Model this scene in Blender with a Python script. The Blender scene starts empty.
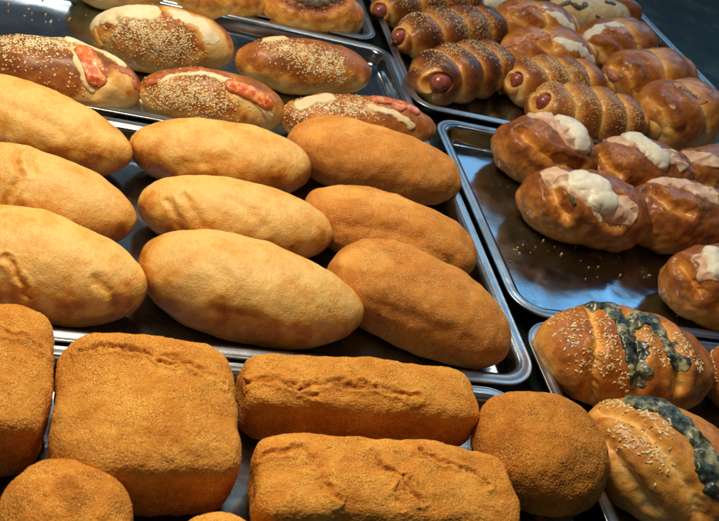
import bpy, bmesh, math, random
import numpy as np
from mathutils import Vector, Matrix
from mathutils.bvhtree import BVHTree

random.seed(4)
RNG = np.random.default_rng(11)
SC = bpy.context.scene
COL = SC.collection

# ------------------------------------------------------------------ camera
# world: z = 0 is the plane of the tray rims, x runs along the tray fronts, y away
CX, CY, FPX = 359.5, 260.5, 850.0
R = np.array([[0.9411220119903033, 0.13217146773244248, 0.3111592223681879],
              [-0.15894059915804315, -0.6393542604655726, 0.7523057992357914],
              [0.2983743361728782, -0.7574673806455118, -0.5807029557109398]])
CAM = np.array([-0.24175, -0.58382, 0.45])
cam_d = bpy.data.cameras.new('camera')
cam = bpy.data.objects.new('camera', cam_d)
COL.objects.link(cam)
M = Matrix.Identity(4)
for i in range(3):
    M[i][0] = R[i, 0]; M[i][1] = -R[i, 1]; M[i][2] = -R[i, 2]; M[i][3] = CAM[i]
cam.matrix_world = M
cam_d.sensor_width = 36
cam_d.lens = 36 * FPX / 719
cam_d.clip_start = 0.01
cam_d.clip_end = 50
cam_d.dof.use_dof = True
cam_d.dof.focus_distance = 0.70
cam_d.dof.aperture_fstop = 18
SC.camera = cam

# ------------------------------------------------------------------ light
SC.view_settings.view_transform = 'Standard'
SC.view_settings.look = 'None'
SC.view_settings.exposure = 0.0
w = bpy.data.worlds.new('World'); SC.world = w; w.use_nodes = True
wn = w.node_tree.nodes; wl = w.node_tree.links
bg = wn['Background']; bg.inputs['Strength'].default_value = 0.12
def WN(t, **k):
    n = wn.new('ShaderNode' + t)
    for a, v in k.items(): setattr(n, a, v)
    return n
def wmath(op, a, b=0.0):
    n = WN('Math', operation=op)
    for q, v in ((n.inputs[0], a), (n.inputs[1], b)):
        if isinstance(v, (int, float)): q.default_value = v
        else: wl.new(v, q)
    return n.outputs[0]
def wstep(v, a, b):
    n = WN('MapRange'); n.interpolation_type = 'SMOOTHSTEP'
    n.inputs['From Min'].default_value = a; n.inputs['From Max'].default_value = b
    wl.new(v, n.inputs['Value']); return n.outputs[0]
# the shop round the display: dark below, a pale street front behind, bluer towards the right
wtc = WN('TexCoord'); wsep = WN('SeparateXYZ'); wl.new(wtc.outputs['Generated'], wsep.inputs[0])
wx, wy, wz = wsep.outputs
wno = WN('TexNoise'); wno.inputs['Scale'].default_value = 3.2; wno.inputs['Detail'].default_value = 4
wl.new(wtc.outputs['Generated'], wno.inputs['Vector'])
front = wmath('MULTIPLY', wmath('MULTIPLY', wstep(wz, .30, .42), wmath('SUBTRACT', 1.0, wmath('MULTIPLY', wstep(wz, .80, .92), .6))), wstep(wy, -.05, .35))
front = wmath('MULTIPLY', front, wmath('ADD', wmath('MULTIPLY', wstep(wno.outputs['Fac'], .47, .53), .85), .15))
wn2 = WN('TexNoise'); wn2.inputs['Scale'].default_value = 11; wn2.inputs['Detail'].default_value = 3
wl.new(wtc.outputs['Generated'], wn2.inputs['Vector'])
front = wmath('MULTIPLY', front, wmath('ADD', wmath('MULTIPLY', wstep(wn2.outputs['Fac'], .52, .60), 1.5), .6))
wr = WN('ValToRGB'); wl.new(wstep(wx, .22, .6), wr.inputs['Fac'])
wr.color_ramp.elements[0].color = (1.5, 1.65, 1.75, 1); wr.color_ramp.elements[1].color = (1.0, 7.2, 13.5, 1)
wm = WN('Mix', data_type='RGBA'); wl.new(front, wm.inputs[0]); wm.inputs[6].default_value = (.36, .35, .34, 1)
wl.new(wr.outputs['Color'], wm.inputs[7]); wl.new(wm.outputs[2], bg.inputs['Color'])

def area(name, loc, target, size, size_y, energy, col):
    l = bpy.data.lights.new(name, 'AREA'); l.shape = 'RECTANGLE'
    l.size = size; l.size_y = size_y; l.energy = energy; l.color = col
    o = bpy.data.objects.new(name, l); COL.objects.link(o)
    o.location = loc
    o.rotation_euler = (Vector(target) - Vector(loc)).to_track_quat('-Z', 'Y').to_euler()
    return o
area('display_lamp', (-.30, .16, .86), (-.17, -.02, 0), .42, .24, 10.0, (1.0, .83, .62))
area('window_light', (1.6, 2.0, 1.15), (.35, .2, 0), 1.5, .8, 5.5, (.38, .70, 1.0))
area('added_strip_light', (.42, .75, .95), (.40, .25, 0), .55, .05, 1.9, (1.0, .90, .76))  # added thin lamp, brightens the right-hand buns and streaks their glaze

# ------------------------------------------------------------------ helpers
def at(px, py, z=0.0):
    """point of the place at height z that the camera sees at photograph pixel px, py"""
    d = R @ np.array([px - CX, py - CY, FPX])
    return CAM + d * ((z - CAM[2]) / d[2])
def proj(P):
    c = (np.asarray(P) - CAM) @ R
    return np.stack([CX + FPX * c[..., 0] / c[..., 2], CY + FPX * c[..., 1] / c[..., 2]], -1)

PERM = RNG.permutation(256); PERM = np.concatenate([PERM, PERM])
GRAD = RNG.normal(size=(256, 3)); GRAD /= np.linalg.norm(GRAD, axis=1)[:, None]
def noise(P):
    P = np.asarray(P, float); i = np.floor(P).astype(int); f = P - i; i &= 255
    u = f * f * f * (f * (f * 6 - 15) + 10)
    def g(dx, dy, dz):
        h = PERM[(PERM[(PERM[(i[:, 0] + dx) & 255] + i[:, 1] + dy) & 255] + i[:, 2] + dz) & 255]
        return np.einsum('ij,ij->i', GRAD[h], f - [dx, dy, dz])
    L = lambda a, b, t: a + t * (b - a)
    x00 = L(g(0,0,0), g(1,0,0), u[:,0]); x10 = L(g(0,1,0), g(1,1,0), u[:,0])
    x01 = L(g(0,0,1), g(1,0,1), u[:,0]); x11 = L(g(0,1,1), g(1,1,1), u[:,0])
    return L(L(x00, x10, u[:,1]), L(x01, x11, u[:,1]), u[:,2])
def fbm(P, oct=3):
    s = 0; a = 1
    for k in range(oct):
        s = s + a * noise(P * 2 ** k + 17.3 * k); a *= .5
    return s
def sstep(a, b, x):
    t = np.clip((x - a) / (b - a), 0, 1); return t * t * (3 - 2 * t)

ICO = {}
def ico(n):
    if n not in ICO:
        bm = bmesh.new(); bmesh.ops.create_icosphere(bm, subdivisions=n, radius=1)
        me = bpy.data.meshes.new('t'); bm.to_mesh(me); bm.free()
        v = np.empty(len(me.vertices) * 3); me.vertices.foreach_get('co', v)
        f = np.empty(len(me.loops), dtype=np.int32); me.loops.foreach_get('vertex_index', f)
        ICO[n] = (v.reshape(-1, 3), f.reshape(-1, 3)); bpy.data.meshes.remove(me)
    return ICO[n]
def vnormals(V, F):
    fn = np.cross(V[F[:, 1]] - V[F[:, 0]], V[F[:, 2]] - V[F[:, 0]])
    n = np.zeros_like(V)
    for k in range(3): np.add.at(n, F[:, k], fn)
    return n / (np.linalg.norm(n, axis=1)[:, None] + 1e-12)
def mesh_obj(name, V, F, mat, parent=None, attrs=None, smooth=True):
    me = bpy.data.meshes.new(name)
    F = np.asarray(F)
    me.vertices.add(len(V)); me.vertices.foreach_set('co', np.asarray(V, float).ravel())
    k = F.shape[1]
    me.loops.add(F.size); me.loops.foreach_set('vertex_index', F.ravel().astype(np.int32))
    me.polygons.add(len(F))
    me.polygons.foreach_set('loop_start', np.arange(0, F.size, k, dtype=np.int32))
    me.polygons.foreach_set('loop_total', np.full(len(F), k, dtype=np.int32))
    me.update(calc_edges=True)
    me.polygons.foreach_set('use_smooth', np.full(len(F), smooth))
    for an, av in (attrs or {}).items():
        a = me.attributes.new(an, 'FLOAT', 'POINT'); a.data.foreach_set('value', np.asarray(av, np.float32))
    me.materials.append(mat)
    o = bpy.data.objects.new(name, me); COL.objects.link(o)
    if parent is not None: o.parent = parent
    return o
def tag(o, label=None, cat=None, group=None, kind=None):
    for k, v in (('label', label), ('category', cat), ('group', group), ('kind', kind)):
        if v: o[k] = v
    return o
def empty(name, loc, rz=0):
    o = bpy.data.objects.new(name, None); COL.objects.link(o); o.empty_display_size = .02
    o.location = loc; o.rotation_euler = (0, 0, rz)
    return o

# ------------------------------------------------------------------ materials
def nmat(name):
    m = bpy.data.materials.new(name); m.use_nodes = True
    nt = m.node_tree; return m, nt, nt.nodes['Principled BSDF']
def N(nt, t, **kw):
    n = nt.nodes.new('ShaderNode' + t)
    for k, v in kw.items():
        if k in n.inputs: n.inputs[k].default_value = v
        else: setattr(n, k, v)
    return n
def ramp(nt, stops, src):
    r = N(nt, 'ValToRGB'); e = r.color_ramp.elements
    while len(e) < len(stops): e.new(.5)
    for el, (p, c) in zip(e, stops): el.position = p; el.color = (*c, 1)
    nt.links.new(src, r.inputs['Fac']); return r.outputs['Color']
def mixc(nt, a, b, fac, mode='MIX'):
    m = N(nt, 'Mix', data_type='RGBA', blend_type=mode)
    for s, v in ((m.inputs[6], a), (m.inputs[7], b), (m.inputs[0], fac)):
        if hasattr(v, 'links') or hasattr(v, 'is_output'): nt.links.new(v, s)
        else: s.default_value = v if isinstance(v, (int, float)) else (*v, 1)
    return m.outputs[2]
def math_(nt, op, a, b=0.0, clamp=False):
    m = N(nt, 'Math', operation=op); m.use_clamp = clamp
    for s, v in ((m.inputs[0], a), (m.inputs[1], b)):
        if isinstance(v, (int, float)): s.default_value = v
        else: nt.links.new(v, s)
    return m.outputs[0]
def noi(nt, vec, scale, detail=3, rough=.55):
    n = N(nt, 'TexNoise', Scale=scale, Detail=detail, Roughness=rough)
    nt.links.new(vec, n.inputs['Vector']); return n.outputs['Fac']

def bread_mat(name, stops, grain=0, grain_scale=900, grain_cols=None, rough=.6, coat=0, coat_rough=.15,
              bump=.3, bump_scale=300, blotch=.35, sss=.12, spec=.3, wrinkle=0, bdist=.0012):
    m, nt, b = nmat(name)
    tc = N(nt, 'TexCoord').outputs['Object']
    oi = N(nt, 'ObjectInfo').outputs['Random']
    add = N(nt, 'VectorMath', operation='ADD'); nt.links.new(tc, add.inputs[0])
    cmb = N(nt, 'CombineXYZ'); nt.links.new(math_(nt, 'MULTIPLY', oi, 7.0), cmb.inputs[0]); nt.links.new(cmb.outputs[0], add.inputs[1])
    tc = add.outputs[0]
    at_ = N(nt, 'Attribute', attribute_name='bake').outputs['Fac']
    n1 = noi(nt, tc, 38, 5, .6); n2 = noi(nt, tc, 210, 3)
    v = math_(nt, 'ADD', at_, math_(nt, 'MULTIPLY', math_(nt, 'SUBTRACT', n1, .5), blotch * 2))
    v = math_(nt, 'ADD', v, math_(nt, 'MULTIPLY', math_(nt, 'SUBTRACT', n2, .5), blotch * .7), True)
    col = ramp(nt, stops, v)
    # small per-bun tone shift
    hs = N(nt, 'HueSaturation'); nt.links.new(col, hs.inputs['Color'])
    nt.links.new(math_(nt, 'ADD', math_(nt, 'MULTIPLY', oi, .16), .92), hs.inputs['Value']); col = hs.outputs[0]
    g = noi(nt, tc, grain_scale, 2, .7)
    if grain:
        gvar = math_(nt, 'ADD', math_(nt, 'MULTIPLY', ramp_val(nt, noi(nt, tc, 75, 3), .38, .62), .75), .3)
        gf = math_(nt, 'MULTIPLY', math_(nt, 'MULTIPLY', ramp_val(nt, g, .48, .66), grain), gvar)
        col = mixc(nt, col, grain_cols[0], gf)
        gd = math_(nt, 'MULTIPLY', math_(nt, 'MULTIPLY', ramp_val(nt, g, .50, .34), grain), gvar)
        col = mixc(nt, col, grain_cols[1], gd)
    nt.links.new(col, b.inputs['Base Color'])
    b.inputs['Roughness'].default_value = rough
    b.inputs['Specular IOR Level'].default_value = spec
    b.inputs['Subsurface Weight'].default_value = sss
    b.inputs['Subsurface Radius'].default_value = (1, .45, .18)
    b.inputs['Subsurface Scale'].default_value = .004
    b.inputs['Coat Weight'].default_value = coat
    b.inputs['Coat Roughness'].default_value = coat_rough
    h = math_(nt, 'ADD', noi(nt, tc, bump_scale, 4, .65), math_(nt, 'MULTIPLY', g, .8 if grain else .15))
    if wrinkle:
        # stretched wrinkles of the fried skin
        mp = N(nt, 'Mapping'); mp.inputs['Scale'].default_value = (1.0, .35, .6); nt.links.new(tc, mp.inputs['Vector'])
        wv = noi(nt, mp.outputs[0], 120, 5, .6)
        ridge = math_(nt, 'ABSOLUTE', math_(nt, 'SUBTRACT', wv, .5))
        h = math_(nt, 'ADD', h, math_(nt, 'MULTIPLY', ridge, -wrinkle * 3))
    bp = N(nt, 'Bump', Strength=bump, Distance=bdist); nt.links.new(h, bp.inputs['Height'])
    nt.links.new(bp.outputs[0], b.inputs['Normal'])
    if coat:
        bp2 = N(nt, 'Bump', Strength=.25, Distance=.002); nt.links.new(noi(nt, tc, 110, 3), bp2.inputs['Height'])
        nt.links.new(bp2.outputs[0], b.inputs['Coat Normal'])
    return m
def ramp_val(nt, src, a, b):
    mr = N(nt, 'MapRange'); mr.interpolation_type = 'SMOOTHSTEP'
    mr.inputs['From Min'].default_value = a; mr.inputs['From Max'].default_value = b
    nt.links.new(src, mr.inputs['Value']); return mr.outputs[0]

MAT = {}
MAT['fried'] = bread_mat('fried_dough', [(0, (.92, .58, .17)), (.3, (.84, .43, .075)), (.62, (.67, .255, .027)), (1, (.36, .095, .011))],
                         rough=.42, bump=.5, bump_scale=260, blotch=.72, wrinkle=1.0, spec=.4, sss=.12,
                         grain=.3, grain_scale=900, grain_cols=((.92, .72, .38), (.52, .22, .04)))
MAT['sugared'] = bread_mat('fine_crumb_coating', [(0, (.88, .45, .10)), (.4, (.64, .24, .034)), (1, (.31, .085, .011))],
                           grain=.8, grain_scale=1500, grain_cols=((.92, .60, .22), (.34, .10, .012)), rough=.8, bump=.5,
                           bump_scale=1200, blotch=.5, spec=.2, sss=.06, bdist=.0006)
MAT['crumb'] = bread_mat('coarse_crumb_coating', [(0, (.93, .45, .078)), (.4, (.68, .25, .030)), (.7, (.42, .135, .018)), (1, (.25, .07, .009))],
                         grain=.85, grain_scale=1150, grain_cols=((.95, .60, .15), (.34, .10, .010)), rough=.85, bump=.75,
                         bump_scale=700, blotch=.62, spec=.15, sss=.06, bdist=.0008)
GL = [(0, (.92, .62, .22)), (.28, (.80, .40, .075)), (.6, (.46, .15, .022)), (1, (.13, .034, .009))]
MAT['glazed'] = bread_mat('egg_washed_crust', GL, rough=.5, coat=.25, coat_rough=.24, bump=.6, bump_scale=300, blotch=.5, sss=.08)
MAT['shiny'] = bread_mat('shiny_brown_crust', [(0, (.84, .52, .17)), (.3, (.66, .29, .05)), (.6, (.34, .105, .018)), (1, (.085, .022, .007))],
                         rough=.45, coat=.34, coat_rough=.2, bump=.45, bump_scale=240, blotch=.4, sss=.06)
MAT['lip'] = bread_mat('torn_bread_edge', [(0, (.90, .80, .55)), (.45, (.84, .62, .28)), (1, (.55, .24, .05))], rough=.6, coat=.08, bump=.7, bump_scale=260, blotch=.6)
MAT['pale'] = bread_mat('pale_soft_dough', [(0, (.85, .72, .45)), (.5, (.75, .55, .25)), (1, (.5, .27, .08))], rough=.5, coat=.2,
                        bump=.3, bump_scale=200, blotch=.2)

def simple_mat(name, c1, c2, scale=120, rough=.4, coat=0, bump=.2, sss=.2, c3=None, metal=0):
    m, nt, b = nmat(name)
    tc = N(nt, 'TexCoord').outputs['Object']
    f = noi(nt, tc, scale, 5, .6)
    stops = [(.36, c1), (.62, c2)] if c3 is None else [(.36, c1), (.5, c2), (.62, c3)]
    nt.links.new(ramp(nt, stops, f), b.inputs['Base Color'])
    b.inputs['Roughness'].default_value = rough; b.inputs['Coat Weight'].default_value = coat
    b.inputs['Coat Roughness'].default_value = .12
    b.inputs['Subsurface Weight'].default_value = sss; b.inputs['Subsurface Scale'].default_value = .003
    b.inputs['Metallic'].default_value = metal
    bp = N(nt, 'Bump', Strength=bump, Distance=.001); nt.links.new(noi(nt, tc, scale * 2.5, 4), bp.inputs['Height'])
    nt.links.new(bp.outputs[0], b.inputs['Normal'])
    return m
def seed_mat(name, stops):
    m, nt, b = nmat(name)
    r_ = N(nt, 'NewGeometry').outputs['Random Per Island']
    nt.links.new(ramp(nt, stops, r_), b.inputs['Base Color']); b.inputs['Roughness'].default_value = .42
    b.inputs['Subsurface Weight'].default_value = .1; b.inputs['Subsurface Scale'].default_value = .001
    return m
MAT['sesame'] = simple_mat('sesame_seed_hull', (.72, .55, .28), (.86, .74, .48), 300, .45, 0, .1, .1)
MAT['sesame_dark'] = simple_mat('toasted_sesame_hull', (.56, .38, .14), (.82, .62, .30), 300, .5, 0, .1, .1)
MAT['sesame'] = seed_mat('sesame_seed', [(0, (.45, .25, .07)), (.2, (.72, .50, .20)), (.6, (.88, .72, .40)), (1, (.95, .86, .60))])
MAT['sesame_dark'] = seed_mat('toasted_sesame_seed', [(0, (.28, .14, .04)), (.4, (.60, .40, .15)), (1, (.90, .72, .38))])
MAT['pepper'] = simple_mat('ground_pepper', (.03, .025, .02), (.10, .08, .05), 300, .7, 0, .1, 0)
MAT['cheese'] = simple_mat('soft_white_crumb', (.82, .62, .28), (.88, .76, .46), 70, .6, .05, .5, .2, c3=(.90, .84, .64))
MAT['egg'] = simple_mat('baked_egg_white', (.78, .76, .60), (.88, .88, .76), 70, .5, .12, .4, .3)
MAT['ham'] = simple_mat('baked_ham', (.64, .36, .22), (.86, .66, .45), 38, .5, .15, .5, .2)
MAT['tomato'] = simple_mat('tomato_flesh', (.58, .075, .018), (.76, .18, .045), 150, .3, .4, .6, .15, c3=(.88, .42, .14))
MAT['ketchup'] = simple_mat('tomato_sauce', (.40, .06, .015), (.60, .22, .07), 150, .3, .5, .5, .15)
MAT['hamdark'] = simple_mat('roasted_ham_edge', (.40, .14, .07), (.62, .30, .18), 60, .4, .3, .5, .2)
MAT['blue'] = simple_mat('blue_cheese', (.010, .022, .018), (.05, .07, .05), 75, .4, .3, .8, .1, c3=(.40, .40, .22))
MAT['sausage'] = simple_mat('sausage_skin', (.24, .05, .035), (.36, .10, .07), 150, .3, .5, .2, .1)
MAT['herb'] = simple_mat('dried_herb', (.03, .06, .01), (.10, .16, .03), 200, .6, 0, .2, 0)
MAT['mushroom'] = simple_mat('dark_mushroom', (.05, .035, .02), (.20, .15, .10), 150, .5, .2, .4, 0)

def steel(name, tint, r0, r1):
    m, nt, b = nmat(name)
    tc = N(nt, 'TexCoord').outputs['Object']
    b.inputs['Metallic'].default_value = 1
    f = noi(nt, tc, 9, 6, .6); sm = noi(nt, tc, 45, 5, .7)
    mr = N(nt, 'MapRange'); mr.inputs['From Min'].default_value = .3; mr.inputs['From Max'].default_value = .7
    mr.inputs['To Min'].default_value = r0; mr.inputs['To Max'].default_value = r1
    nt.links.new(math_(nt, 'ADD', math_(nt, 'MULTIPLY', f, .6), math_(nt, 'MULTIPLY', sm, .4)), mr.inputs['Value'])
    nt.links.new(mr.outputs[0], b.inputs['Roughness'])
    # greasy film patches, browner
    nt.links.new(mixc(nt, tint, (tint[0] * .70, tint[1] * .66, tint[2] * .62), ramp_val(nt, noi(nt, tc, 14, 5, .65), .45, .62)), b.inputs['Base Color'])
    bp = N(nt, 'Bump', Strength=.35, Distance=.004)
    nt.links.new(math_(nt, 'ADD', noi(nt, tc, 16, 2), math_(nt, 'MULTIPLY', sm, .12)), bp.inputs['Height'])
    nt.links.new(bp.outputs[0], b.inputs['Normal'])
    return m
MAT['steel'] = steel('stainless_steel', (.40, .46, .52), .24, .40)
MAT['pan'] = steel('greasy_shaded_steel', (.30, .38, .46), .07, .26)  # grease plus shade inside the pan, both put into the darker tint

# ------------------------------------------------------------------ setting
def sheet(name, x0, x1, y0, y1, z, mat, kind='structure'):
    n = 24
    xs = np.linspace(x0, x1, n); ys = np.linspace(y0, y1, n)
    V = np.array([(x, y, z) for y in ys for x in xs])
    F = [(j * n + i, j * n + i + 1, (j + 1) * n + i + 1, (j + 1) * n + i) for j in range(n - 1) for i in range(n - 1)]
    o = mesh_obj(name, V, F, mat); tag(o, kind=kind); return o
m, nt, b = nmat('dark_counter')
tc = N(nt, 'TexCoord').outputs['Object']
nt.links.new(ramp(nt, [(.38, (.002, .004, .004)), (.52, (.010, .015, .013)), (.66, (.045, .060, .050))], noi(nt, tc, 11, 7, .7)), b.inputs['Base Color'])
b.inputs['Roughness'].default_value = .5
b.inputs['Specular IOR Level'].default_value = .12
sheet('counter', -1.6, 3.2, -1.2, 4.2, -.0265, m)

def rrect(x0, x1, y0, y1, r, seg=14):
    pts = []
    for cx, cy, a0 in ((x1 - r, y1 - r, 0), (x0 + r, y1 - r, 90), (x0 + r, y0 + r, 180), (x1 - r, y0 + r, 270)):
        for k in range(seg + 1):
            a = math.radians(a0 + 90 * k / seg)
            pts.append((cx + r * math.cos(a), cy + r * math.sin(a)))
    return pts
def tray(x0, x1, y0, y1, label, z=0.0, rot=0.0, tilt=0.0):
    cx, cy = (x0 + x1) / 2, (y0 + y1) / 2
    hx, hy = (x1 - x0) / 2, (y1 - y0) / 2
    t = empty('baking_tray', (cx, cy, z - .022), rot)
    t.rotation_euler[0] = tilt
    tag(t, label, 'tray', 'steel baking trays laid side by side')
    # rim: rolled outer bead and flange; pan: wall and floor
    def loft(prof, close, name):
        rings = []
        for off, zz in prof:
            rr = max(.036 - off, .004)
            rings.append([(x, y, zz + .022) for x, y in rrect(-hx + off, hx - off, -hy + off, hy - off, rr)])
        n = len(rings[0]); V = [p for r_ in rings for p in r_]
        F = [(k * n + i, k * n + (i + 1) % n, (k + 1) * n + (i + 1) % n, (k + 1) * n + i) for k in range(len(rings) - 1) for i in range(n)]
        bm = bmesh.new(); bv = [bm.verts.new(p) for p in V]
        for f in F: bm.faces.new([bv[i] for i in f])
        if close: bm.faces.new([bv[(len(rings) - 1) * n + i] for i in range(n)])
        bmesh.ops.recalc_face_normals(bm, faces=bm.faces)
        me = bpy.data.meshes.new(name); bm.to_mesh(me); bm.free()
        for p in me.polygons: p.use_smooth = len(p.vertices) == 4
        me.materials.append(MAT['pan' if close else 'steel'])
        o = bpy.data.objects.new(name, me); COL.objects.link(o); o.parent = t
        return o
    loft([(.0016, -.0034), (.0004, -.0030), (-.0002, -.0017), (.0002, -.0005), (.0010, -.0001), (.0020, -.0006), (.0050, -.0002),
          (.0088, .0006), (.0095, .0004), (.0102, -.0006), (.0112, -.0010)], False, 'rim')
    loft([(.0112, -.0011), (.0136, -.0018), (.0150, -.0040), (.0172, -.0145), (.0190, -.0185), (.0215, -.0208), (.0250, -.0218), (.031, -.0220), (.0355, -.0220)], True, 'pan')
    return t
tray(-.47, .1405, -.139, .172, 'long steel tray holding the smooth fried buns in the middle')
tray(-.47, .128, .183, .487, 'steel tray under the sesame buns filled with tomato and cheese')
tray(-.47, .113, .498, .86, 'steel tray at the back left under the golden swirl buns')
tray(.128, .770, .330, 1.02, 'steel tray at the back right under the sausage rolls')
tray(.147, .76, -.046, .312, 'shiny blue reflecting steel tray under the egg and ham buns')
tray(.146, .66, -.42, -.052, 'steel tray at the front right under the blue cheese buns')
tray(-.52, .118, -.50, -.1435, 'steel tray at the front left under the crumb coated breads')

# ------------------------------------------------------------------ bun builder
REPORT = []
FLOOR = -.0218
class Bun:
    def __init__(s, name, label, cat, A, B, hw, hh, mat, group=None, n=2.2, m=2.2, bend=0, taper=0, flat=.72, sub=7,
                 floor=FLOOR, tilt=0, part='crust', amp=.0018, fs=28):
        """A, B: the ends of its long axis as seen in the photograph; hw, hh half width and half height in metres"""
        s.zc = floor + hh * flat
        a, b = at(*A, s.zc), at(*B, s.zc)
        s.c = (a + b) / 2; s.c[2] = floor
        d = b - a; s.L = np.linalg.norm(d) / 2; s.yaw = math.atan2(d[1], d[0])
        s.mat = mat; s.part = part; s.hw, s.hh, s.flat = hw, hh, flat
        D, s.F = ico(sub)
        t = 1 / (np.abs(D[:, 0]) ** n + np.abs(D[:, 1]) ** n + np.abs(D[:, 2]) ** m) ** (1 / n)
        P = D * t[:, None]
        s.U = P.copy()                                     # normalised coords
        x = P[:, 0] * s.L
        y = P[:, 1] * hw * (1 + taper * P[:, 0]) + bend * (P[:, 0] ** 2 - .4)
        z = P[:, 2] * hh * (1 + taper * .6 * P[:, 0])
        lim = -flat * hh                                    # soft flat base
        k = .12 * hh
        z = np.where(z < lim + k, lim + k * np.exp((z - lim - k) / k) * 1.0, z)
        s.V = np.stack([x, y, z + flat * hh], 1)
        s.V[:, 2] -= s.V[:, 2].min()
        s.seed = RNG.uniform(0, 90, 3)
        s.bake = None; s.creases = []
        nrm = vnormals(s.V, s.F)
        s.V = s.V + nrm * (fbm(s.V * fs + s.seed, 3) * amp * 2.2)[:, None]
        s.V[:, 2] = np.maximum(s.V[:, 2], 0) 
        s.rebvh()
        s.root = empty(name, tuple(s.c), s.yaw)
        tag(s.root, label, cat, group)
        s.bake = np.zeros(len(s.V)) + .4
    def rebvh(s):
        s.bvh = BVHTree.FromPolygons([tuple(v) for v in s.V[:]], [tuple(f) for f in s.F]) if False else BVHTree.FromPolygons(s.V.tolist(), s.F.tolist())
    def hit(s, px, py):
        """the spot on the crust (local coords) seen at that photograph pixel"""
        c, sn = math.cos(-s.yaw), math.sin(-s.yaw)
        rot = lambda v: np.array([c * v[0] - sn * v[1], sn * v[0] + c * v[1], v[2]])
        d = rot(R @ np.array([px - CX, py - CY, FPX])); d /= np.linalg.norm(d)
        o = rot(CAM - s.c)
        h = s.bvh.ray_cast(Vector(o), Vector(d))[0]
        if h is None: h = s.bvh.find_nearest(Vector(o + d * np.dot(-o + [0, 0, s.hh * .7], d)))[0]
        return np.array(h)
    def line(s, pts):
        """polyline laid on the crust through the given pixels"""
        out = []
        for a, b in zip(pts[:-1], pts[1:]):
            k = max(2, int(math.hypot(b[0] - a[0], b[1] - a[1]) / 4))
            for i in range(k): out.append(s.hit(a[0] + (b[0] - a[0]) * i / k, a[1] + (b[1] - a[1]) * i / k))
        out.append(s.hit(*pts[-1]))
        return np.array(out)
    def dist(s, L, V=None, warp=0, ws=120):
        V = s.V if V is None else V
        if warp: V = V + np.stack([fbm(V * ws + k * 31 + s.seed, 2) for k in range(3)], 1) * warp
        if len(L) == 1: return np.linalg.norm(V - L[0], axis=1)
        d = np.full(len(V), 9.0)
        for p, q in zip(L[:-1], L[1:]):
            e = q - p; t = np.clip(((V - p) @ e) / (e @ e + 1e-12), 0, 1)
            d = np.minimum(d, np.linalg.norm(V - p - t[:, None] * e, axis=1))
        return d
    def crease(s, pts, w=.004, depth=.003, warp=.002, pale=0., lip=.3, w2=0):
        if w2: w *= .7; warp = .0045; lip = .6; depth *= .42; pale *= .8
        d = s.dist(s.line(pts), warp=warp)
        g = np.exp(-(d / w) ** 2)
        if w2: g = g * np.clip(.8 + 1.3 * noise(s.V * 55 + s.seed), .1, 1.4)
        n = vnormals(s.V, s.F)
        s.V = s.V + n * (-depth * g + lip * depth * np.exp(-((d - 2 * w) / w) ** 2))[:, None]
        s.bake = s.bake + pale * g
    def tone(s, pts, w, amt, warp=.004):
        d = s.dist(s.line(pts) if len(pts) > 1 else np.array([s.hit(*pts[0])]), warp=warp, ws=70)
        s.bake = s.bake + amt * (1 - sstep(.4 * w, 1.3 * w, d))
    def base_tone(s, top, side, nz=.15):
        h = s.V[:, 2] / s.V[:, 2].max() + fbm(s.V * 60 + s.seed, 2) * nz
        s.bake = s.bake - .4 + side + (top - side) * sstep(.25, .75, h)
    def rough(s, amp, scale, oct=2, ridge=False):
        n = vnormals(s.V, s.F); f = fbm(s.V * scale + s.seed, oct)
        if ridge: f = -np.abs(f) + .25
        s.V = s.V + n * (f * amp)[:, None]
    def finish(s):
        s.V[:, 2] = np.maximum(s.V[:, 2], 0)
        s.n = vnormals(s.V, s.F)
        s.obj = mesh_obj(s.part, s.V, s.F, MAT[s.mat], s.root, {'bake': s.bake})
        c, sn = math.cos(s.yaw), math.sin(s.yaw)
        W = np.stack([c * s.V[:, 0] - sn * s.V[:, 1], sn * s.V[:, 0] + c * s.V[:, 1], s.V[:, 2]], 1) + s.c
        q = proj(W)
        REPORT.append((s.root['label'][:44], *[round(v) for v in (q[:, 0].min(), q[:, 1].min(), q[:, 0].max(), q[:, 1].max())]))
        return s
    def patch(s, name, pts, w, h, mat, warp=.004, ws=90, lump=.0, lump_s=120, label=None, edge=.5, bake=.3, sub=1, ruffle=0):
        """a topping: hugs the crust along a line, has its own thickness"""
        L = s.line(pts) if len(pts) > 1 else np.array([s.hit(*pts[0])])
        d = s.dist(L, warp=warp, ws=ws)
        m = 1 - d / w
        keep = m > -.18
        fm = keep[s.F].all(1); F = s.F[fm]
        lab = np.arange(len(s.V))                          # keep the largest connected piece only
        while len(F):
            mn = lab[F].min(1); new = lab.copy()
            for k in range(3): np.minimum.at(new, F[:, k], mn)
            new = new[new]
            if (new == lab).all(): break
            lab = new
        if len(F):
            fl = lab[F[:, 0]]; u, c_ = np.unique(fl, return_counts=True); F = F[fl == u[c_.argmax()]]
        idx = np.unique(F); remap = np.full(len(s.V), -1); remap[idx] = np.arange(len(idx))
        V = s.V[idx]; n = s.n[idx]; mm = m[idx]
        prof = np.clip(mm / edge, 0, 1); prof = np.sqrt(1 - (1 - prof) ** 2)
        hh = h * prof + lump * fbm(V * lump_s + s.seed + 5, 3) * prof
        if ruffle:                                        # folds of a thin slice
            q = V * np.array([26, 60, 40]) + s.seed
            hh = hh + ruffle * (1 - np.abs(noise(q)) * 2.4) ** 2 * np.clip(mm / .15, 0, 1)
        hh = np.where(mm < .0, -.0012, hh)
        if not len(F): return None
        o = mesh_obj(name, V + n * hh[:, None], remap[F], MAT[mat], s.root, {'bake': np.full(len(V), bake)})
        if sub: md = o.modifiers.new('s', 'SUBSURF'); md.levels = 1; md.render_levels = 1
        if label: o['label'] = label
        return o
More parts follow.
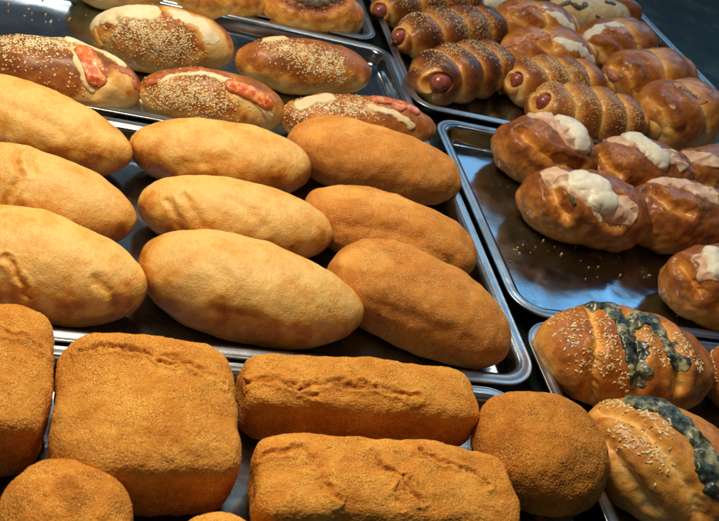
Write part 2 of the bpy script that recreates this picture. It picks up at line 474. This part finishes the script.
    def seeds(s, name, pts, w, count, mat='sesame', size=.0026, spread=.6, lift=.0002):
        """seeds scattered over the crust around a line"""
        L = s.line(pts) if len(pts) > 1 else np.array([s.hit(*pts[0])])
        C = s.V[s.F].mean(1)
        a = np.linalg.norm(np.cross(s.V[s.F[:, 1]] - s.V[s.F[:, 0]], s.V[s.F[:, 2]] - s.V[s.F[:, 0]]), axis=1)
        d = s.dist(L, C)
        p = a * np.exp(-(d / w) ** 2 / (2 * spread ** 2)) * np.clip(.8 + 1.3 * fbm(C * 90 + s.seed, 2), .03, 2)
        p[d > 2.2 * w] = 0
        pick = RNG.choice(len(C), size=count, p=p / p.sum())
        SV, SF = seed_shape(); out = []; of = []
        nf = s.n[s.F].mean(1)
        for q, i in enumerate(pick):
            nn = nf[i] / np.linalg.norm(nf[i]); nn = nn + RNG.normal(size=3) * .22; nn /= np.linalg.norm(nn)
            t = RNG.normal(size=3); t -= nn * (t @ nn); t /= np.linalg.norm(t); bb = np.cross(nn, t)
            k = size * RNG.uniform(.65, 1.2)
            out.append(C[i] + nn * lift + (SV[:, :1] * t + SV[:, 1:2] * bb + SV[:, 2:] * nn) * k); of.append(SF + q * len(SV))
        o = mesh_obj(name, np.concatenate(out), np.concatenate(of), MAT[mat], s.root)
        o['kind'] = 'stuff'
        return o
_SS = {}
def seed_shape():
    if not _SS:
        v, f = ico(2); v = v.copy()
        x = v[:, 0]; k = np.sqrt(np.clip((1 - x) / 2, 0, 1)) * .35 + .75
        _SS['v'] = np.stack([x * .5, v[:, 1] * .26 * k, v[:, 2] * .15], 1); _SS['f'] = f
    return _SS['v'], _SS['f']

# ------------------------------------------------------------------ fried buns
FG = 'smooth fried buns in rows on the middle tray'
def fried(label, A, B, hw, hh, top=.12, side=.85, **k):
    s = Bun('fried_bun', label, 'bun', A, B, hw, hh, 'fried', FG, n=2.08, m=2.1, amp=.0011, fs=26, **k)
    s.base_tone(top, side, .45)  # darker lower sides: frying colour plus some shade put into the tone
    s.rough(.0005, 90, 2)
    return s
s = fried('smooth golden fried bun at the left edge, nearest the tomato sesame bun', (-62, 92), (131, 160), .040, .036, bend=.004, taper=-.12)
s.crease([(10, 105), (60, 130)], .006, .0012); s.finish()
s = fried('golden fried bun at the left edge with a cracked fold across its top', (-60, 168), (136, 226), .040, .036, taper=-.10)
s.crease([(26, 140), (14, 158), (22, 176), (10, 192), (4, 206)], .0028, .0028, pale=.25)
s.crease([(34, 142), (30, 160), (34, 172)], .003, .0018, pale=.15); s.finish()
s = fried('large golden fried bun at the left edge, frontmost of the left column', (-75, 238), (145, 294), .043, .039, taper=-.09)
s.crease([(0, 258), (12, 262), (20, 280), (28, 296)], .003, .002 * 1.7, w2=1, pale=.45)
s.crease([(98, 282), (110, 292), (116, 304)], .004, .0016, pale=.25); s.finish()
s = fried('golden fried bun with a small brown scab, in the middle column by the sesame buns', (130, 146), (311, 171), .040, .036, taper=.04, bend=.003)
s.tone([(208, 158), (226, 163)], .008, .35); s.crease([(180, 168), (200, 162), (228, 160)], .006, .0014); s.finish()
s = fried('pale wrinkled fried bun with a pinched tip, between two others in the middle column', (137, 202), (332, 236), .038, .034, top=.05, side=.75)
s.crease([(185, 196), (196, 214), (200, 226)], .004, .0018); s.crease([(168, 200), (178, 218), (180, 228)], .003, .0014)
s.crease([(230, 200), (250, 210), (262, 226)], .005, .0014); s.tone([(292, 246)], .003, .5); s.finish()
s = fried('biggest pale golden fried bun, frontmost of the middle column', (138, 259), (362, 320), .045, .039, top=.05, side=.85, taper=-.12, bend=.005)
s.crease([(205, 240), (212, 262), (222, 276)], .007, .0016); s.crease([(250, 250), (266, 272)], .006, .0014)
s.crease([(215, 310), (260, 318)], .005, .001, pale=.2); s.finish()

SG = 'orange crumbed buns in the right column of the middle tray'
def sugared(label, A, B, hw, hh, **k):
    s = Bun('crumbed_bun', label, 'bun', A, B, hw, hh, 'sugared', SG, n=2.35, m=2.2, amp=.0018, fs=24, sub=8, **k)
    s.base_tone(.38, .68, .3); s.rough(.0003, 900, 2); s.rough(.0006, 80, 2)
    return s
s = sugared('orange crumbed bun at the back of the column, touching the tomato sesame bun', (286, 138), (460, 186), .043, .037, taper=-.08)
s.tone([(320, 130), (380, 118)], .014, -.25); s.finish()
s = sugared('orange crumbed bun in the middle of the column with a shallow lengthwise dent', (304, 204), (474, 264), .040, .035, taper=.03)
s.tone([(330, 190), (400, 200)], .012, -.3); s.crease([(340, 226), (400, 232), (450, 262)], .008, .002); s.finish()
s = sugared('largest orange crumbed bun with a blunt knobbed end in the corner of the tray', (331, 262), (509, 347), .043, .040, taper=-.12, bend=-.004)
s.crease([(378, 236), (392, 250), (400, 262)], .006, .003, pale=.1); s.tone([(350, 256), (380, 262)], .012, -.3)
s.crease([(372, 300), (440, 330), (480, 342)], .006, .0012); s.finish()

# ------------------------------------------------------------------ crumb coated breads
CG = 'crumb coated breads at the front left'
def crumbed(name, label, A, B, hw, hh, n, m, top=.28, side=.6, **k):
    s = Bun(name, label, 'bread', A, B, hw, hh, 'crumb', CG, n=n, m=m, flat=.9, sub=8, fs=20, amp=.002, **k)
    s.base_tone(top, side, .2)
    return s
def crumb_end(s):
    s.rough(.0013, 75, 5); s.rough(.0005, 800, 2); s.finish()
s = crumbed('crumb_bread', 'crumb coated square bread cut by the left edge of the photo', (-118, 382), (49, 390), .055, .032, 5.0, 4.0)
s.crease([(0, 330), (24, 336), (44, 350)], .003, .002 * 1.7, w2=1, pale=.45); crumb_end(s)
s = crumbed('crumb_bread', 'big square crumb coated bread with a crack along its back edge', (53, 418), (232, 424), .058, .033, 5.4, 4.2)
s.crease([(80, 352), (104, 345), (140, 352), (176, 358), (206, 372), (222, 384)], .003, .003 * 1.7, w2=1, pale=.45)
s.crease([(146, 350), (158, 362), (176, 366)], .002, .002 * 1.7, w2=1, pale=.45)
s.crease([(60, 400), (120, 440), (200, 456)], .012, .0012); crumb_end(s)
s = crumbed('crumb_loaf', 'rectangular crumb coated loaf with a long ridge crack, behind the other loaf', (241, 394), (469, 410), .026, .029, 7.0, 4.4)
s.crease([(246, 384), (272, 378), (300, 388), (330, 382), (380, 388), (420, 398)], .0032, .003 * 1.7, w2=1, pale=.45)
s.crease([(300, 388), (306, 394), (320, 396)], .002, .002 * 1.7, w2=1, pale=.45); crumb_end(s)
s = crumbed('crumb_loaf', 'rectangular cracked crumb coated loaf at the bottom edge of the photo', (251, 490), (506, 506), .033, .030, 7.0, 4.6, top=.28)
s.crease([(262, 456), (300, 448), (316, 460), (326, 480), (338, 500)], .0026, .0024 * 1.7, w2=1, pale=.45)
s.crease([(372, 452), (384, 466), (404, 476), (420, 500)], .0026, .0026 * 1.7, w2=1, pale=.45)
s.crease([(420, 450), (440, 462), (470, 470), (490, 486)], .0026, .0024 * 1.7, w2=1, pale=.45)
s.crease([(404, 476), (398, 492), (404, 510)], .0022, .002 * 1.7, w2=1, pale=.45); crumb_end(s)
s = crumbed('round_crumb_bun', 'round crumb coated bun, rightmost, beside the two loaves', (478, 448), (600, 456), .050, .036, 2.2, 2.2, .5, .62, )
crumb_end(s)
s = crumbed('round_crumb_bun', 'round crumb coated bun at the bottom left corner of the photo', (-8, 526), (130, 530), .041, .030, 2.2, 2.3, .4, .6)
s.tone([(66, 486), (80, 500)], .008, .25); crumb_end(s)
s = crumbed('round_crumb_bun', 'round crumb coated bun whose pale top only just shows at the bottom edge', (172, 560), (262, 566), .028, .024, 2.2, 2.2, .0, .3)
crumb_end(s)

# ------------------------------------------------------------------ filled sesame buns
BG = 'filled sesame buns on the tray behind the fried buns'
def sandwich(label, A, B, hw, hh, top=.74, side=.22, **k):
    s = Bun('sesame_bun', label, 'bun', A, B, hw, hh, 'glazed', BG, n=2.2, m=2.1, amp=.0014, fs=26, **k)
    s.base_tone(top, side, .3)
    return s
s = sandwich('glazed sesame bun with a whole tomato slice, at the left edge of the photo', (-28, 61), (141, 93), .040, .036, top=.8)
s.tone([(92, 104), (126, 108)], .016, -.6); s.tone([(100, 86), (124, 78)], .015, -.55); s.tone([(84, 84), (86, 100)], .006, -.4)
s.crease([(70, 44), (92, 60), (104, 78), (96, 90)], .006, .003, pale=-.4); s.finish()
s.patch('bread_flap', [(68, 40), (86, 44), (106, 54), (122, 64)], .0055, .0020, 'lip', warp=.004, bake=.25)
s.patch('bread_flap', [(72, 46), (81, 70), (92, 90)], .0045, .0012, 'lip', warp=.003, bake=.3)
s.patch('tomato_skin', [(84, 52), (92, 64), (96, 76)], 0.0117, 0.0018, 'ketchup', warp=.001, edge=.15); s.patch('tomato_slice', [(84, 52), (92, 64), (96, 76)], 0.0099, 0.0022, 'tomato', warp=.0025, ws=160, lump=.0005, edge=.12)
s.patch('sauce', [(118, 68), (130, 74), (136, 84)], .0055, .0008, 'ketchup', lump=.0006, warp=.008)
s.seeds('sesame_seeds', [(8, 42), (60, 42)], .019, 1300); s.seeds('sesame_seeds', [(20, 70), (70, 78)], .014, 50)

s = sandwich('glazed sesame bun split open with pale cheese at both ends', (91, 34), (232, 49), .038, .040, top=.72)
s.tone([(176, 10), (200, 20), (218, 40)], .018, -.7); s.tone([(215, 46), (228, 62)], .014, -.4); s.crease([(116, 20), (108, 34), (106, 56)], .005, .004, pale=-.3); s.finish()
s.patch('pale_half', [(96, 20), (112, 14), (132, 11), (150, 12)], .0130, .0024, 'lip', warp=.004, bake=.08)
s.patch('cheese', [(178, 14), (200, 22), (212, 38)], .0100, .0008, 'lip', warp=.007, bake=.02)
s.patch('baked_edge', [(92, 32), (98, 44)], .007, .002, 'glazed', lump=.001, bake=.35)
s.seeds('sesame_seeds', [(130, 26), (160, 36), (176, 44)], .020, 1700)

s = sandwich('glazed sesame bun with a tomato wedge, between two loaves and the golden fried bun', (136, 92), (284, 112), .034, .034, top=.68)
s.tone([(142, 100), (150, 112)], .012, -.5); s.tone([(240, 96), (262, 110), (272, 120)], .013, -.6); s.finish()
s.patch('bread_flap', [(154, 82), (176, 74), (206, 73), (232, 82), (250, 94), (262, 106), (270, 118)], .0045, .0014, 'lip', warp=.003, bake=.25)
s.patch('tomato_skin', [(232, 86), (250, 92), (266, 102)], 0.0087, 0.0024, 'ketchup', warp=.001, edge=.15); s.patch('tomato_slice', [(232, 86), (250, 92), (266, 102)], 0.0069, 0.0028, 'tomato', warp=.0025, ws=160, lump=.0005, edge=.12)
s.patch('sauce', [(150, 84), (168, 74), (200, 70), (226, 76)], .005, .002, 'ketchup', lump=.001)
s.patch('cheese', [(140, 104), (142, 112)], .005, .0015, 'cheese')
s.seeds('sesame_seeds', [(166, 92), (220, 96)], .018, 1300)

s = sandwich('glossy brown sesame bun closed around its filling, in the tray corner by the sausage rolls', (235, 60), (368, 74), .037, .034, top=.75)
s.tone([(340, 70), (360, 80)], .01, -.2); s.finish()
s.patch('bread_flap', [(266, 40), (284, 38)], .006, .0018, 'lip', warp=.004, bake=.3)
s.seeds('sesame_seeds', [(278, 46), (310, 56), (336, 64)], .017, 1400)

s = sandwich('low sesame bun with tomato along its back, behind the orange crumbed bun', (280, 116), (434, 130), .034, .031, top=.7)
s.finish()
s.patch('pale_half', [(300, 106), (314, 100), (330, 98)], .008, .0025, 'pale', warp=.003, bake=.05)
s.patch('tomato_skin', [(376, 100), (400, 102), (414, 110)], 0.0087, 0.0024, 'ketchup', warp=.001, edge=.15); s.patch('tomato_slice', [(376, 100), (400, 102), (414, 110)], 0.0069, 0.0028, 'tomato', warp=.0025, ws=160, lump=.0005, edge=.12)
s.patch('bread_flap', [(372, 108), (396, 114), (412, 126)], .0055, .0018, 'lip', warp=.004, bake=.25)
s.seeds('sesame_seeds', [(300, 108), (370, 106)], .017, 1100)

# ------------------------------------------------------------------ swirl buns, back left tray
TG = 'golden swirl buns on the back left tray'
def swirl(label, A, B, hw, hh, **k):
    s = Bun('swirl_bun', label, 'bun', A, B, hw, hh, 'glazed', TG, n=2.3, m=2.3, amp=.0016, fs=24, **k)
    s.base_tone(.55, .12, .3)
    return s
s = swirl('golden bun with a brown seeded swirl and a shiny side, rightmost at the back left', (262, 8), (360, 16), .046, .036)
s.crease([(284, -2), (300, 8), (326, 10), (344, 0)], .006, .003, pale=.45); s.finish()
s.patch('filling', [(296, -4), (316, 2), (332, -2)], .008, .002, 'mushroom', lump=.001)
s.seeds('sesame_seeds', [(290, -4), (340, 0)], .02, 120, 'sesame_dark')
s = swirl('golden swirl bun cut by the top edge, middle of the three at the back left', (166, -8), (264, 0), .046, .036)
s.crease([(190, -10), (226, -6)], .006, .003, pale=.35); s.finish()
s = swirl('golden bun of which only a sliver shows at the top edge, leftmost at the back', (72, -22), (168, -14), .044, .036); s.finish()

# ------------------------------------------------------------------ sausage rolls
RG = 'seeded sausage rolls on the back right tray'
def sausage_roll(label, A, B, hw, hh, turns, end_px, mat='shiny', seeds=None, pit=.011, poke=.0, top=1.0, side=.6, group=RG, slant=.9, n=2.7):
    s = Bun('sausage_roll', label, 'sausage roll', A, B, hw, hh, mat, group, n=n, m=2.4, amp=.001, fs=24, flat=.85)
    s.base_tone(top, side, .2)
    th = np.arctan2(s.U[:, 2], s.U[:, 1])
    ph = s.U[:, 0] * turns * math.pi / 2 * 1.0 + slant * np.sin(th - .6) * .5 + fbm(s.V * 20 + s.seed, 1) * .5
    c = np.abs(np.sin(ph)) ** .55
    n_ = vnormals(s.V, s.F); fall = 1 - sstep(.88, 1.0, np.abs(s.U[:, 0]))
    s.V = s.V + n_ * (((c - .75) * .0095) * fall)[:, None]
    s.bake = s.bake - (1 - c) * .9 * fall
    if end_px:
        e = s.hit(*end_px); 
        d = np.linalg.norm((s.V - e)[:, 1:], axis=1); near = (s.V[:, 0] < -.55 * s.L)
        g = np.where(near, 1 - sstep(.6 * pit, 1.15 * pit, d), 0)
        s.V[:, 0] += g * .014
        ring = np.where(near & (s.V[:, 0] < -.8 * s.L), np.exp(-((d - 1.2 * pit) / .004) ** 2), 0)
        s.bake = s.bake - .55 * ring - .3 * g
    s.finish()
    if end_px:
        D, F = ico(5); r = pit * .86
        x0 = e[0] - poke; x1 = s.L * .5
        X = D.copy(); X[:, 0] = np.where(D[:, 0] < 0, x0 + r + D[:, 0] * r, x1 + D[:, 0] * r)
        X[:, 1] = e[1] + D[:, 1] * r; X[:, 2] = e[2] + D[:, 2] * r
        mesh_obj('sausage', X, F, MAT['sausage'], s.root)
    for sd in seeds or []: s.seeds('sesame_seeds', *sd)
    return s
sausage_roll('seeded sausage roll with the sausage end facing forward, frontmost of the left group', (416, 82), (506, 62), .041, .036, 4.5, (433, 84), pit=.0135,
             seeds=[([(440, 52), (470, 46), (500, 52)], 0.019, 1350, 'sesame_dark', .0023), ([(420, 70), (440, 60)], .01, 80, 'sesame_dark', .002)])
sausage_roll('seeded sausage roll with its sausage poking out, second of the left group', (398, 40), (502, 26), .038, .036, 4.5, (397, 37), poke=.008,
             seeds=[([(410, 16), (450, 16), (490, 24)], 0.024, 1575, 'sesame_dark', .0023)])
sausage_roll('seeded sausage roll cut by the top edge, rearmost of the left group', (376, 10), (480, -6), .036, .034, 4.5, (378, 11), poke=.008,
             seeds=[([(390, 0), (470, 0)], .016, 540, 'sesame_dark', .0023)])
sausage_roll('seeded sausage roll in the middle of the tray, behind the one touching the egg bun', (506, 82), (600, 84), .040, .036, 4.5, (512, 80),
             seeds=[([(540, 62), (580, 76)], 0.024, 1575, 'sesame_dark', .0023)], top=.75)
sausage_roll('long seeded sausage roll that touches the egg topped bun', (530, 106), (642, 124), .043, .038, 4.5, (537, 101), pit=.012,
             seeds=[([(550, 88), (590, 98), (630, 112)], 0.026, 1800, 'sesame_dark', .0023)], top=.7)

HG = 'shiny ham rolls on the back right tray'
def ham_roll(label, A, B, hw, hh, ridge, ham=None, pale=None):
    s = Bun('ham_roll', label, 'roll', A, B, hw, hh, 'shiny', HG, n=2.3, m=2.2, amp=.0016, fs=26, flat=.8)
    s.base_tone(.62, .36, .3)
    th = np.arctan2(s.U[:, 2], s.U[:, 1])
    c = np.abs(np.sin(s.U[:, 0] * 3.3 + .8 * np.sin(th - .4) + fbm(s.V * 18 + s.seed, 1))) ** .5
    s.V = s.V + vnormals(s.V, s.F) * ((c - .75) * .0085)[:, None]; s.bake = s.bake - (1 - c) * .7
    for r_ in ridge: s.crease(r_, .006, -.0045, pale=.15); s.crease([(p[0] - 12, p[1] + 4) for p in r_], .005, .004, pale=-.3)
    s.finish()
    if ham: s.patch('ham', ham, .006, .002, 'hamdark', lump=.0015, warp=.006)
    if pale: s.patch('cheese', pale, .009, .0015, 'egg', warp=.006)
    return s
ham_roll('shiny brown ham roll at the back, between the sausage rolls and the mushroom bun', (494, 24), (574, 32), .047, .043, [[(525, 12), (540, 22), (545, 38)]], [(510, 10), (530, 5), (556, 12)], [(545, 8), (560, 18), (572, 30)])
ham_roll('shiny brown ham roll right behind the middle seeded sausage roll', (502, 54), (592, 58), .046, .042, [[(545, 36), (560, 46), (565, 60)]], [(506, 46), (530, 36), (556, 34)], [(560, 40), (580, 50), (592, 62)])
ham_roll('ham roll with a white topped left end, beside the tray edge and the mushroom bun', (584, 48), (648, 44), .050, .045, [[(596, 40), (610, 44), (622, 56)]], [(606, 28), (628, 34), (640, 44)], [(586, 36), (600, 28), (622, 24)])
ham_roll('plump glossy ham roll between the seeded sausage roll tip and the far tray rim', (608, 80), (688, 78), .052, .047, [[(624, 62), (640, 68), (648, 90)]], [(602, 68), (614, 78)])
ham_roll('glossy ham roll in the right corner of the tray, nearest the egg buns', (644, 118), (716, 112), .058, .050, [[(660, 94), (674, 104), (680, 124)]], [(676, 86), (694, 92), (704, 100)])
s = Bun('mushroom_bun', 'pale bun with dark mushroom bits at the back of the right tray', 'bun', (548, 12), (626, 18), .042, .036, 'pale', n=2.2)
s.base_tone(.3, .2); s.finish()
s.patch('mushroom', [(560, 6), (570, 2), (578, 8), (586, 4)], .0042, .003, 'mushroom', warp=.004)
s.patch('mushroom', [(606, 2), (614, 4)], .004, .003, 'mushroom', warp=.004)
s.patch('mushroom', [(596, 16), (600, 18)], .003, .002, 'mushroom', warp=.004)
s = Bun('cheese_bun', 'pale green white bun end at the top edge, left of the ham rolls', 'bun', (478, 4), (530, -2), .030, .030, 'pale'); s.base_tone(.0, .1); s.finish()
s.patch('cheese', [(488, -2), (500, 0), (512, -2)], .014, .002, 'egg')
s = Bun('glazed_bun', 'small glazed bun end at the tray edge behind the mushroom bun', 'bun', (606, 10), (640, 18), .022, .030, 'shiny'); s.base_tone(.7, .5); s.finish()

# ------------------------------------------------------------------ egg and ham buns
EG = 'egg and ham topped buns on the right tray'
def egg_bun(label, A, B, hw, hh, ham, egg, creases, peppers=None, herb=None, top=.66, side=.38, hw_w=.014, egg_w=.013, **k):
    s = Bun('egg_bun', label, 'bun', A, B, hw, hh, 'shiny', EG, n=2.25, m=2.2, amp=.002, fs=26, flat=.8, **k)
    s.base_tone(top, side, .3)
    for c in creases: s.crease(c, .006, .008, pale=-.4)
    s.rough(.0030, 42, 3)
    s.finish()
    if ham: s.patch('ham', ham, hw_w, .0008, 'ham', lump=.0015, lump_s=70, warp=.010, ws=45, edge=.15, ruffle=.0030)
    if egg: s.patch('egg', egg, egg_w, .0070, 'egg', lump=.0006, lump_s=40, warp=.004, edge=1.0)
    if peppers:
        for p in peppers: s.seeds('pepper_specks', *p)
    if herb: s.patch('herb', herb, .003, .003, 'herb', warp=.004)
    return s
egg_bun('egg topped bun at the back left corner of its tray, pepper on its shoulder', (496, 146), (592, 158), .046, .040,
        [(540, 112), (556, 122), (572, 138)], [(566, 118), (576, 128), (582, 142)], [[(522, 132), (540, 150), (560, 164)], [(560, 160), (580, 168)]],
        [([(510, 126), (526, 124)], .008, 90, 'pepper', .0018), ([(540, 160)], .012, 25, 'pepper', .0016)], hw_w=.016, egg_w=.0150)
egg_bun('egg topped bun in front, with ham folds and a green herb bit under the egg', (520, 194), (646, 222), .048, .040,
        [(556, 176), (580, 184), (606, 204), (628, 212)], [(584, 182), (596, 188), (602, 196)], [[(552, 182), (556, 200), (566, 214)], [(600, 212), (616, 224)]],
        [([(608, 218), (624, 220)], .008, 90, 'pepper', .0018)], [(570, 200), (574, 203)], hw_w=.017, egg_w=.020)
egg_bun('egg topped bun behind, whose white topping trails to the right', (588, 166), (690, 176), .046, .038,
        [(614, 138), (634, 142), (660, 156), (680, 160)], [(632, 136), (648, 148), (662, 160)], [[(600, 150), (608, 166), (620, 174)]], hw_w=.015, egg_w=.014,
        peppers=[([(610, 154)], .012, 30, 'pepper', .0016)])
egg_bun('ham topped bun with a greenish cheese corner, right of the frontmost egg bun', (628, 214), (742, 224), .050, .042,
        [(658, 180), (684, 184), (712, 196)], None, [[(650, 190), (672, 206), (690, 212)]],
        [([(640, 192), (656, 190)], .008, 60, 'pepper', .0018), ([(704, 206)], .008, 60, 'herb', .002)], hw_w=.014)
s_ = egg_bun('egg topped bun cut by the right edge, nearest the blue cheese buns', (668, 284), (790, 292), .050, .042,
        [(704, 262), (712, 276)], [(712, 254), (716, 272)], [[(680, 262), (700, 290)]], hw_w=.010, egg_w=.010)
egg_bun('egg bun at the right edge of the photo, mostly behind the ham topped bun', (676, 170), (760, 176), .042, .036,
        [(690, 156), (716, 162)], None, [], hw_w=.012)

# ------------------------------------------------------------------ blue cheese buns
KG = 'blue cheese buns on the front right tray'
s = Bun('blue_cheese_bun', 'sesame bun with two strips of blue cheese, fully in view', 'bun', (538, 346), (706, 372), .051, .040, 'glazed', KG, n=2.25, amp=.0016)
s.base_tone(.62, .38, .3)
s.crease([(592, 308), (600, 340), (592, 380), (588, 396)], .005, .0065, pale=-.4)
s.crease([(626, 312), (640, 345), (640, 385)], .006, .0065, pale=-.4)
s.crease([(664, 322), (680, 350), (680, 388)], .006, .0065, pale=-.4); s.finish()
s.patch('blue_cheese', [(590, 302), (606, 306), (622, 318), (634, 344), (640, 376)], .0118, .0018, 'blue', lump=.0032, lump_s=120, warp=.0065, edge=.5)
s.patch('blue_cheese', [(636, 318), (654, 322), (668, 340), (680, 362)], .0118, .0018, 'blue', lump=.0032, lump_s=120, warp=.0065, edge=.5)
s.seeds('sesame_seeds', [(566, 318), (580, 346), (590, 362)], .014, 190, size=.0032)
s.seeds('sesame_seeds', [(604, 322), (614, 350), (624, 380)], .009, 150, size=.0032)
s.seeds('sesame_seeds', [(648, 336), (664, 360)], .006, 40, size=.0034)
s.seeds('sesame_seeds', [(682, 340), (700, 366)], .008, 80, size=.0034)
s = Bun('blue_cheese_bun', 'blue cheese sesame bun with a pale end at the bottom right corner', 'bun', (586, 424), (756, 514), .050, .042, 'glazed', KG, n=2.25, amp=.0016)
s.base_tone(.45, .25, .3)
s.crease([(600, 410), (636, 420), (664, 450), (690, 490), (700, 515)], .005, .005, pale=-.35)
s.crease([(604, 440), (624, 470), (650, 505)], .006, .005, pale=-.25); s.finish()
s.patch('blue_cheese', [(636, 402), (662, 406), (684, 424), (704, 452), (714, 480)], .0120, .0035, 'blue', lump=.0035, lump_s=100, warp=.010, edge=.8)
s.seeds('sesame_seeds', [(620, 432), (640, 442), (664, 462)], .009, 120, size=.0034)
s.seeds('sesame_seeds', [(610, 402), (640, 412), (664, 432)], .007, 130, size=.0034)
s = Bun('blue_cheese_bun', 'sesame bun at the right edge, behind the two blue cheese buns', 'bun', (712, 376), (820, 384), .042, .040, 'glazed', KG, n=2.25)
s.base_tone(.75, .45, .3); s.finish()
s.seeds('sesame_seeds', [(708, 360), (716, 376)], .010, 60, size=.0034)

# ------------------------------------------------------------------ crumbs fallen on the trays
def crumbs(label, spots, spread, count, mat):
    V, F = ico(2); out = []; of = []
    for q in range(count):
        p = spots[q % len(spots)]; c = at(p[0] + RNG.normal() * spread, p[1] + RNG.normal() * spread * .5, FLOOR)
        k = RNG.uniform(.0005, .0013)
        out.append(c + [0, 0, k * .6] + V * k * RNG.uniform(.6, 1.3, 3)); of.append(F + q * len(V))
    o = mesh_obj('crumbs', np.concatenate(out), np.concatenate(of), MAT[mat])
    tag(o, label, 'crumbs', kind='stuff')
crumbs('crumbs and seeds scattered on the blue reflecting tray', [(560, 240), (600, 270), (650, 270), (690, 310), (530, 250)], 16, 46, 'sesame_dark')
crumbs('crumbs scattered on the bare corner of the sesame bun tray', [(50, 12), (30, 8), (76, 22)], 12, 22, 'sesame')

for r_ in REPORT: print('BB', r_)
